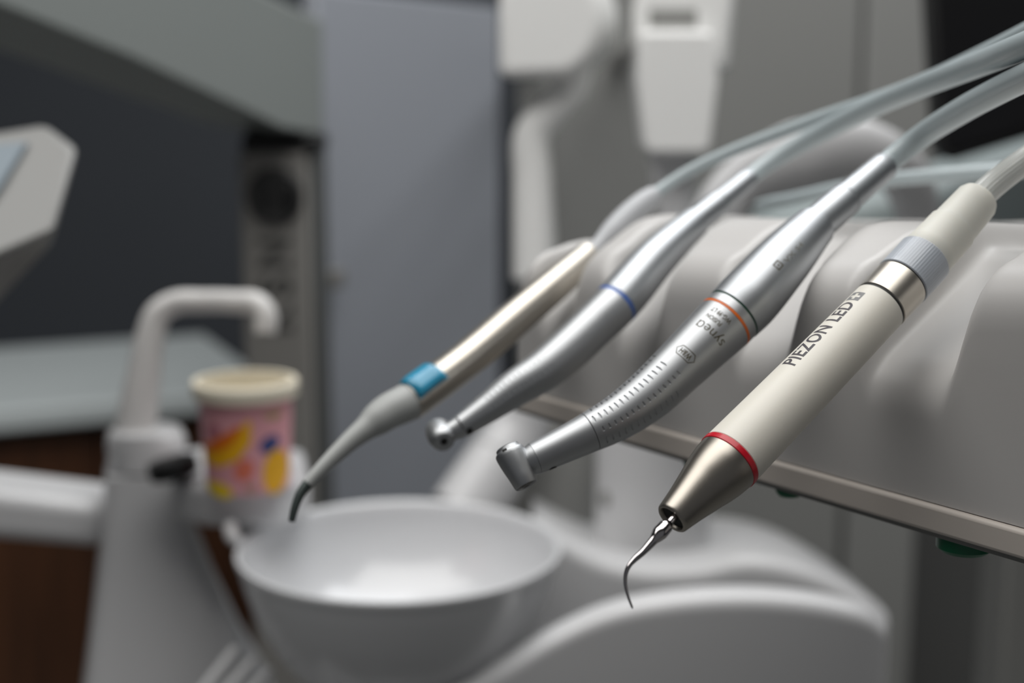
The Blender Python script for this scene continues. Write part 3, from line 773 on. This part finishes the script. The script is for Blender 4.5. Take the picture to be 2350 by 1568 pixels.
# cross emblem
sq = .0041; g = on_surface(pp, body_p)
def emb(x, y):
    return g(sb + .0012 + x, ab - y / interp(body_p, sb))
h = sq; hx = .0040
b0, b1, b2, b3 = .14, .39, .61, .86
def rect(x0, y0, x1, y1): return [(x0 * hx, y0 * .0052), (x1 * hx, y0 * .0052), (x1 * hx, y1 * .0052), (x0 * hx, y1 * .0052)]
rects = [rect(0, 0, 1, b0), rect(0, b3, 1, 1), rect(0, b0, b0, b3), rect(b3, b0, 1, b3), rect(b0, b0, b1, b1), rect(b2, b0, b3, b1), rect(b0, b2, b1, b3), rect(b2, b2, b3, b3)]
V, F = [], []
for r4 in rects: F.append(tuple(range(len(V), len(V) + 4))); V += r4
wrap('cross_emblem', V, F, emb, print_grey, pz, .0005, label='grey square with a light cross')

# ------------------------------------------------------------------ contra-angle handpieces
def contra(root, pts, hws, head, cols, seg=128, grooves=False, mt=satin):
    pass
# --- the sharp one with the orange ring
ca = thing('contra_angle_handpiece', P(1500, 900, .44), 'satin steel angled handpiece with orange ring and engraved grip, second from the right', 'handpiece', 'handpieces in the console')
cp = Path([(1196, 1066, 0.4400), (1228, 1052, 0.4410), (1290, 1023, 0.4428), (1352, 993, 0.4445), (1420, 957, 0.4470), (1488, 908, 0.4500), (1560, 841, 0.4540), (1620, 783, 0.4580), (1669, 736, 0.4615),
           (1715, 690, 0.4650), (1790, 606, 0.4740), (1873, 516, 0.4890), (1939, 458, 0.4990), (2032, 379, 0.5160)], 24)
R_ = cp.r
s_seam0 = cp.sat(1226, 1053)
s_seam1 = cp.sat(1354, 992)
neck_p = smooth_tab([(s_seam0 + .00015, R_(1228, 1052, 37.5)[1]), R_(1290, 1023, 41.5), (s_seam1 - .0001, R_(1352, 993, 46.5)[1])], 6)
sweep('neck', cp, [(neck_p[0][0] - .0001, neck_p[0][1] - .00015)] + neck_p + [(s_seam1, neck_p[-1][1] - .00015)], satin, ca, 96, step=.001)
s_or = cp.sat(1664, 741)
grip = smooth_tab([(s_seam1 + .0002, R_(1354, 992, 47)[1]), R_(1420, 957, 53), R_(1488, 908, 59), R_(1560, 841, 62.5), R_(1620, 783, 67), (s_or - .0006, R_(1664, 741, 70)[1])], 10)
G0 = s_seam1 + .0016
def gro(s, a, r):
    if s > G0 + .036 or s < G0 - .001: return 0
    k = (a + math.radians(11)) / math.radians(41); row = round(k); off = (k - row) * math.radians(41) * r
    nmax = (14, 16, 11)[0]
    if row == 1: nmax = 12
    if row == -1 or row == 0: nmax = 14
    sh = 0.00105 if row % 2 else 0
    n = round((s - G0 - sh) / .0021)
    if n < 0 or n > nmax: return 0
    ds = s - (G0 + sh + n * .0021)
    hl = .00130
    u = off / hl
    if abs(u) > 1: return 0
    wv = .00033 * math.sqrt(max(0, 1 - u * u)) + 1e-6
    q = ds / wv
    return -.00034 * max(0, 1 - q * q) if abs(q) < 1 else 0
fineg = [(s_seam1 + .0001, grip[0][1] - .00012)] + grip
sweep('grip', cp, fineg, satin, ca, 420, disp=gro, step=.00009, sharp=60)
rO = grip[-1][1]
s_o1 = s_or + .0005
sweep('orange_ring', cp, ring_prof(s_or - .0005, s_o1, rO + .00004, .0001), orange, ca, 128, label='orange ring')
s_gr = cp.sat(1683, 723)
sweep('end_collar', cp, ring_prof(s_o1 + .00002, s_gr - .00025, rO + .00002, .0001), satin, ca, 128)
sweep('green_seal', cp, ring_prof(s_gr - .00025, s_gr + .00028, rO + .0, .0001), green_ring, ca, 128, label='dark green seal')
s_sh = cp.sat(1868, 521)
mot = smooth_tab([(s_gr + .0003, rO + .0002), R_(1715, 690, 73), R_(1765, 634, 69), R_(1820, 574, 61), (s_sh, R_(1868, 521, 50)[1])], 10)
motor = sweep('motor', cp, [(mot[0][0], mot[0][1] - .0002)] + [(s + .0001, r) for s, r in mot[:-1]] + [(s_sh, mot[-1][1]), (s_sh + .0003, mot[-1][1] - .0006)], satin2, ca, 128, step=.0015, label='satin steel motor')
s_c1 = cp.sat(1940, 457)
rc = R_(1900, 490, 41.5)[1]
sweep('motor_seal', cp, [(s_sh + .0002, rc - .0003), (s_sh + .0009, rc - .0003)], green_ring, ca, 96)
sweep('coupling', cp, [(s_sh + .0009, rc - .0001), (s_sh + .0012, rc + .0001), (s_c1 - .0016, rc - .0001), (s_c1 - .0015, rc - .0004), (s_c1 - .0012, rc - .0004), (s_c1 - .0011, rc - .0001), (s_c1, rc - .0001), (s_c1 + .0003, rc - .0006)], satin2, ca, 96)
s_t1 = cp.sat(2030, 381)
sweep('strain_sleeve', cp, [(s_c1 + .0003, R_(1950, 450, 35)[1]), (s_c1 + .0007, R_(1950, 450, 36.5)[1]), (s_t1 - .0006, R_(2025, 384, 33)[1]), (s_t1, R_(2025, 384, 31)[1]), (s_t1 + .0001, R_(2025, 384, 28)[1])], satin2, ca, 96, step=.003)
hp3 = Path([(2016, 392, .513), (2042, 370, .517), (2110, 316, .513), (2200, 258, .485), (2280, 214, .458), (2370, 170, .428), (2500, 118, .39), (2700, 40, .35)])
sweep('hose', hp3, [(0, .0040), hp3.r(2042, 370, 27), hp3.r(2200, 258, 30), hp3.r(2370, 170, 34), (hp3.L, .0050)], hose_m, ca, 40, step=.004, label='smooth grey hose')
# head
hA = P(1163, 1026, .4400); hB = P(1208, 1115, .4362); hax = (hB - hA).normalized(); HL = (hB - hA).length
rh = lambda hw: hw * .44 / FPX
headprof = [(rh(8), -.0002), (rh(25), -.0001), (rh(28), .0002), (rh(29), .0010), (rh(29.3), .0011), (rh(33), .0014), (rh(35), .0019), (rh(35.5), .0030), (rh(34.5), .005), (rh(32.5), .0075), (rh(30), .0098), (rh(27.5), HL - .0004), (rh(26), HL), (rh(24), HL), (rh(23), HL - .0004), (rh(20), HL - .0004)]
head = lathe('head', hA, hax, headprof, satin, ca, 96, sharp=40, label='satin steel head')
lathe('chuck', hA, hax, [(rh(20), HL - .0004), (rh(12), HL - .0004), (rh(11), HL + .0001), (rh(8), HL + .0002), (rh(7), HL - .0001), (rh(6.5), HL - .003)], steel_dull, head, 48, cap=False)
lathe('bore', hA, hax, [(rh(7), HL - .0012), (rh(.5), HL - .0012)], dark_hole, head, 24)
# cap slot
cslot = P(1153, 1028, .4358)
cdir = Vector((-.35, -1, -.1)); cdir = (cdir - hax * cdir.dot(hax)).normalized(); cdir2 = hax.cross(cdir)
wrap('cap_slot', [(-1, -1), (1, -1), (1, 1), (-1, 1)], [(0, 1, 2, 3)], lambda x, y: hA + hax * (.00155 + y * .0004) + (cdir * math.cos(x * .17 - .25) + cdir2 * math.sin(x * .17 - .25)) * (rh(34.2) + y * .00012), groove_dark, head, .3)
# shoulder joining head and neck
ss = cp.sat(1196, 1066)
c_ = smooth_tab([(ss - .001, R_(1200, 1064, 27)[1]), (ss + .0012, R_(1206, 1062, 29)[1]), (s_seam0 - .0012, R_(1220, 1056, 34.5)[1]), (s_seam0, R_(1226, 1053, 37)[1])], 8)
sweep('shoulder', cp, c_ + [(s_seam0 + .0001, c_[-1][1] - .0002)], satin, ca, 96, sharp=60)
sweep('seam', cp, [(s_seam0 + .00003, neck_p[0][1] - .0002), (s_seam0 + .0002, neck_p[0][1] - .0002)], groove_dark, ca, 64)
sweep('grip_seam', cp, [(s_seam1 - .00005, neck_p[-1][1] - .0001), (s_seam1 + .00018, neck_p[-1][1] - .0001)], groove_dark, ca, 96)
# dark light port under the neck
g2 = on_surface(cp, neck_p, .00005)
sp0 = cp.sat(1252, 1042)
V, F = [(0, 0)] + [(math.cos(i * math.pi / 10), math.sin(i * math.pi / 10)) for i in range(20)], [(0, i + 1, (i + 1) % 20 + 1) for i in range(20)]
wrap('light_port', V, F, lambda x, y: g2(sp0 + x * .0013, math.radians(64) + y * .24), dark_hole, ca, .3, label='dark light port')
# etched lettering across the grip (reads around the handle, tops towards the head)
def round_text(txt, px, py, height, width, path, prof, parent, name='lettering', bold=0, m=etch):
    """centre of the text baseline at the photographed point"""
    V, F = text_mesh(txt, 1.0, 1.0, bold)
    x0 = min(v[0] for v in V); x1 = max(v[0] for v in V); yt = max(v[1] for v in V)
    f = on_surface(path, prof); best = None; sc_ = path.sat(px, py)
    for i in range(-30, 31):
        s = sc_ + i * .0003
        for k in range(-84, 85, 2):
            x, y, d = proj(f(s, math.radians(k))); e = (x - px) ** 2 + (y - py) ** 2
            if best is None or e < best[0]: best = (e, s, math.radians(k))
    _, sa, aa = best; kx = width / (x1 - x0); ky = height / yt
    def fn(x, y):
        r = interp(prof, sa); return f(sa - y, aa - (x - (x0 + x1) / 2 * kx) / r)
    return wrap(name, [(v[0] * kx, v[1] * ky) for v in V], F, fn, m, parent, .0005), (sa, aa)
round_text('WG-99 LT', 1661, 718, .00170, .0080, cp, grip, ca, bold=.018)
round_text('FUSION', 1643, 729, .00155, .0060, cp, grip, ca, bold=.018)
round_text('syne\u0251', 1640, 755, .0027, .0112, cp, grip, ca, bold=-.004)
_, (sl, al) = round_text('W&H', 1578, 807, .0020, .0046, cp, grip, ca, bold=.02)
# elongated hexagon outline round the letters
gg = on_surface(cp, grip, .00003); rl = interp(grip, sl)
hexo = [(-.0039, 0), (-.0026, .0018), (.0026, .0018), (.0039, 0), (.0026, -.0018), (-.0026, -.0018)]
hexi = [(x * .93, y * .86) for x, y in hexo]
wrap('logo_outline', hexo + hexi, [(i, (i + 1) % 6, 6 + (i + 1) % 6, 6 + i) for i in range(6)], lambda x, y: gg(sl - .0009 - y, al - x / rl), etch, ca, .0005, label='elongated hexagon outline')
# square mark and code on the motor
axis_text('VX S4', 1806, 606, 1846, 564, .0017, mat('faint_print', (118, 118, 112), .7, 0), ca, cp, mot, bold=.02)
gm = on_surface(cp, mot, .00003); best = None
sc_ = cp.sat(1787, 607)
for i in range(-20, 21):
    for k in range(-60, 61, 2):
        x, y, d = proj(gm(sc_ + i * .0005, math.radians(k))); e = (x - 1787) ** 2 + (y - 607) ** 2
        if best is None or e < best[0]: best = (e, sc_ + i * .0005, math.radians(k))
_, sm_, am_ = best; rm_ = interp(mot, sm_)
Vq, Fq = [], []
def addr(x0, y0, x1, y1):
    Fq.append(tuple(range(len(Vq), len(Vq) + 4))); Vq.extend([(x0, y0), (x1, y0), (x1, y1), (x0, y1)])
e_ = .0014; w_ = .0004
addr(-e_, -e_, e_, -e_ + w_); addr(-e_, e_ - w_, e_, e_); addr(-e_, -e_ + w_, -e_ + w_, e_ - w_); addr(e_ - w_, -e_ + w_, e_, e_ - w_)
addr(-.0006, -.0001, .0006, .0001); addr(-.0001, .0001, .0001, .0006); addr(-.0001, -.0006, .0001, -.0001)
wrap('square_mark', Vq, Fq, lambda x, y: gm(sm_ + x, am_ - y / rm_), etch, ca, .0006, label='square olive mark')

# --- the blurred one with the blue ring
cb2 = thing('contra_angle_handpiece', P(1250, 850, .53), 'satin steel angled handpiece with blue ring, between the steel syringe and the engraved one', 'handpiece', 'handpieces in the console')
bp = Path([(1022, 996, .505), (1052, 982, .5065), (1115, 940, .509), (1183, 891, .512), (1245, 852, .515), (1300, 807, .519), (1360, 750, .524), (1415, 697, .5295),
           (1505, 594, .545), (1597, 508, .5665), (1650, 466, .578), (1722, 406, .594)], 20)
R_ = bp.r
s_b = bp.sat(1412, 700)
grip2 = smooth_tab([R_(1058, 978, 28), R_(1115, 940, 34), R_(1183, 891, 43), R_(1245, 852, 48), R_(1300, 807, 51), R_(1360, 750, 51.5), (s_b - .0006, R_(1412, 700, 53)[1])], 8)
G2 = bp.sat(1120, 935)
def gro2(s, a, r):
    k = (a + math.radians(11)) / math.radians(41); row = round(k); off = (k - row) * math.radians(41) * r
    n = round((s - G2) / .0021)
    if n < 0 or n > 12: return 0
    ds = s - (G2 + n * .0021); u = off / .001
    if abs(u) > 1: return 0
    wv = .00026 * math.sqrt(max(0, 1 - u * u)) + 1e-6; q = ds / wv
    return -.0002 * max(0, 1 - q * q) if abs(q) < 1 else 0
sweep('grip', bp, grip2, satin, cb2, 240, disp=gro2, step=.00018, sharp=60)
rb2 = grip2[-1][1]
sweep('blue_ring', bp, ring_prof(s_b - .0006, s_b + .0008, rb2 + .00005, .0001), blue_ring, cb2, 96, label='blue ring')
mot2 = smooth_tab([(s_b + .0010, rb2 + .0001), R_(1450, 656, 53), R_(1505, 594, 48), R_(1550, 550, 42), R_(1594, 511, 36)], 8)
sweep('motor', bp, [(mot2[0][0] - .0002, mot2[0][1] - .0002)] + mot2 + [(mot2[-1][0] + .0003, mot2[-1][1] - .0006)], satin2, cb2, 96, step=.002, label='satin steel motor')
s_k = mot2[-1][0]; s_k1 = bp.sat(1648, 467)
rk = R_(1620, 490, 31)[1]
sweep('motor_seal', bp, [(s_k, rk - .0004), (s_k + .0007, rk - .0004)], green_ring, cb2, 64)
sweep('coupling', bp, ring_prof(s_k + .0007, s_k1, rk, .0003), satin2, cb2, 96)
s_k2 = bp.sat(1720, 408)
sweep('coupling_seal', bp, [(s_k1 - .0002, rk - .0005), (s_k1 + .0006, rk - .0005)], green_ring, cb2, 64)
sweep('strain_sleeve', bp, [(s_k1 + .0006, R_(1655, 462, 27)[1]), (s_k1 + .001, R_(1655, 462, 27.5)[1]), (s_k2 - .0008, R_(1718, 410, 24)[1]), (s_k2, R_(1718, 410, 22)[1])], satin2, cb2, 64, step=.003)
hp2_ = Path([(1712, 416, .592), (1735, 396, .597), (1800, 352, .60), (1898, 298, .59), (2010, 243, .56), (2120, 196, .52), (2240, 150, .475), (2360, 102, .43), (2600, 0, .39), (2950, -150, .36)])
sweep('hose', hp2_, [(0, .0035), hp2_.r(1735, 396, 20), hp2_.r(1898, 298, 23), hp2_.r(2120, 196, 27), hp2_.r(2360, 102, 33), (hp2_.L, .0045)], hose_m, cb2, 40, step=.004, label='smooth grey hose')
# small head seen from below
hA2 = P(1006, 990, .509); hB2 = P(1020, 1015, .500); ha2 = (hB2 - hA2).normalized()
r2 = lambda hw: hw * .505 / FPX
L2 = (hB2 - hA2).length
hd2 = lathe('head', hA2 - ha2 * .0006, ha2, [(r2(8), -.0022), (r2(24), -.0018), (r2(28.5), -.0010), (r2(31), .001), (r2(31.5), .005), (r2(29), .0078), (r2(26), L2 - .0008), (r2(20), L2), (r2(8), L2 + .0001)], satin, cb2, 64, label='satin steel head')
lathe('bore', hA2 - ha2 * .0006, ha2, [(r2(8.5), L2 + .0002), (r2(1), L2 + .0003)], dark_hole, hd2, 24)
nk2 = bp.sat(1052, 982)
sweep('shoulder', bp, [(.001, r2(22)), (nk2 - .001, r2(25)), (nk2 + .0004, r2(27.5))], satin, cb2, 48)
# dark light port
g3 = on_surface(bp, grip2, .00006); sp3 = bp.sat(1062, 975)
V, F = [(0, 0)] + [(math.cos(i * math.pi / 10), math.sin(i * math.pi / 10)) for i in range(20)], [(0, i + 1, (i + 1) % 20 + 1) for i in range(20)]
wrap('light_port', V, F, lambda x, y: g3(sp3 + .0004 + x * .0012, math.radians(36) + y * .36), dark_hole, cb2, .3, label='dark light port')

# ------------------------------------------------------------------ air and water syringe (farthest)
sy = thing('air_water_syringe', P(985, 888, .56), 'steel syringe with a teal button and grey tapering nozzle, leftmost of the held tools', 'syringe', 'handpieces in the console')
yp = Path([(669, 1198, .505), (676, 1168, .506), (690, 1133, .508), (720, 1095, .511), (800, 1016, .519), (838, 985, .523), (890, 946, .529), (935, 924, .534), (985, 890, .541), (1075, 822, .553), (1180, 733, .567), (1280, 649, .582), (1358, 580, .597), (1378, 558, .601), (1436, 502, .612), (1502, 446, .622)], 20)
R_ = yp.r
s_e = yp.sat(705, 1112)
sweep('nozzle_end', yp, [(0, 5 * .505 / FPX), (.0003, 8 * .505 / FPX), R_(680, 1155, 10), (s_e, R_(705, 1112, 13)[1])], nozzle_d, sy, 32, step=.001, label='dark bent nozzle end')
noz = smooth_tab([(s_e + .0001, R_(705, 1112, 14)[1]), R_(760, 1055, 19), R_(810, 1008, 24), R_(840, 983, 29), R_(862, 966, 37), R_(890, 946, 41), R_(935, 921, 44)], 8)
sweep('nozzle', yp, noz, nozzle_m, sy, 64, step=.001, label='matt grey tapering nozzle')
s_q = noz[-1][0]
bod = smooth_tab([(s_q + .0003, R_(940, 918, 45)[1]), R_(985, 884, 44), R_(1075, 816, 43), R_(1180, 733, 42), R_(1280, 649, 38), R_(1350, 587, 33)], 8)
sweep('barrel', yp, [(bod[0][0] - .0002, bod[0][1] - .0004)] + bod + [(bod[-1][0] + .0008, bod[-1][1] - .0006), (bod[-1][0] + .0014, bod[-1][1] - .0018)], warm_steel, sy, 96, step=.002, label='warm steel barrel')
s_w = bod[-1][0] + .001
sweep('white_sleeve', yp, smooth_tab([(s_w, .0032), R_(1378, 558, 19), R_(1405, 530, 26), R_(1440, 487, 29), R_(1480, 460, 27), (yp.L, .0040)], 6), mat('sleeve_white', (188, 190, 193), 0.45), sy, 48, label='white rubber sleeve')
hp1 = Path([(1490, 452, .62), (1510, 440, .624), (1570, 400, .628), (1660, 356, .628), (1760, 316, .622), (1880, 272, .61), (2000, 232, .59), (2130, 182, .56), (2280, 110, .52), (2480, 10, .48), (2850, -150, .44)])
sweep('hose', hp1, [(0, .0026), hp1.r(1570, 400, 13.5), hp1.r(1760, 316, 15), hp1.r(2000, 232, 17), (hp1.L, .0032)], hose_m, sy, 32, step=.004, label='thin grey hose')
gb = on_surface(yp, bod, 0)
sb0, sb1 = yp.sat(930, 905), yp.sat(996, 862)
Vb, Fb = [], []
nu, nv = 14, 12
for lay in (0, 1):
    for i in range(nu + 1):
        for j in range(nv + 1):
            s = sb0 + (sb1 - sb0) * i / nu; a = math.radians(-98 + 98 * j / nv)
            c, T, e1, e2 = yp.frame(s); r = interp(bod, s)
            edge = min(i, nu - i) / nu * 6; edge2 = min(j, nv - j) / nv * 6; q = min(1, edge) * min(1, edge2)
            rr_ = r - .0003 if lay == 0 else r + .0004 + .0014 * math.sqrt(max(q, 0))
            Vb.append(c + (e1 * math.cos(a) + e2 * math.sin(a)) * rr_)
m1 = (nu + 1) * (nv + 1); idx = lambda l, i, j: l * m1 + i * (nv + 1) + j
for l in (0, 1):
    for i in range(nu):
        for j in range(nv): Fb.append((idx(l, i, j), idx(l, i + 1, j), idx(l, i + 1, j + 1), idx(l, i, j + 1)))
for i in range(nu):
    for j in (0, nv): Fb.append((idx(0, i, j), idx(0, i + 1, j), idx(1, i + 1, j), idx(1, i, j)))
for j in range(nv):
    for i in (0, nu): Fb.append((idx(0, i, j), idx(0, i, j + 1), idx(1, i, j + 1), idx(1, i, j)))
mesh_obj('button', Vb, Fb, teal, sy, True, 60, label='teal push button')

# ------------------------------------------------------------------ loose hoses lying behind on the console
t = thing('coiled_hose', P(2100, 440, .62), 'pale grey green hose crossing behind the ivory handpiece on the console', 'hose')
ch = Path([(1740, 470, .72), (1820, 456, .70), (1920, 433, .68), (2030, 414, .66), (2160, 402, .64), (2330, 390, .62), (2520, 381, .60)])
sweep('hose', ch, [(0, .0022), (.01, .0030), ch.r(2160, 400, 17), ch.r(2330, 372, 18), (ch.L, .0035)], hose_m, t, 32, step=.005)
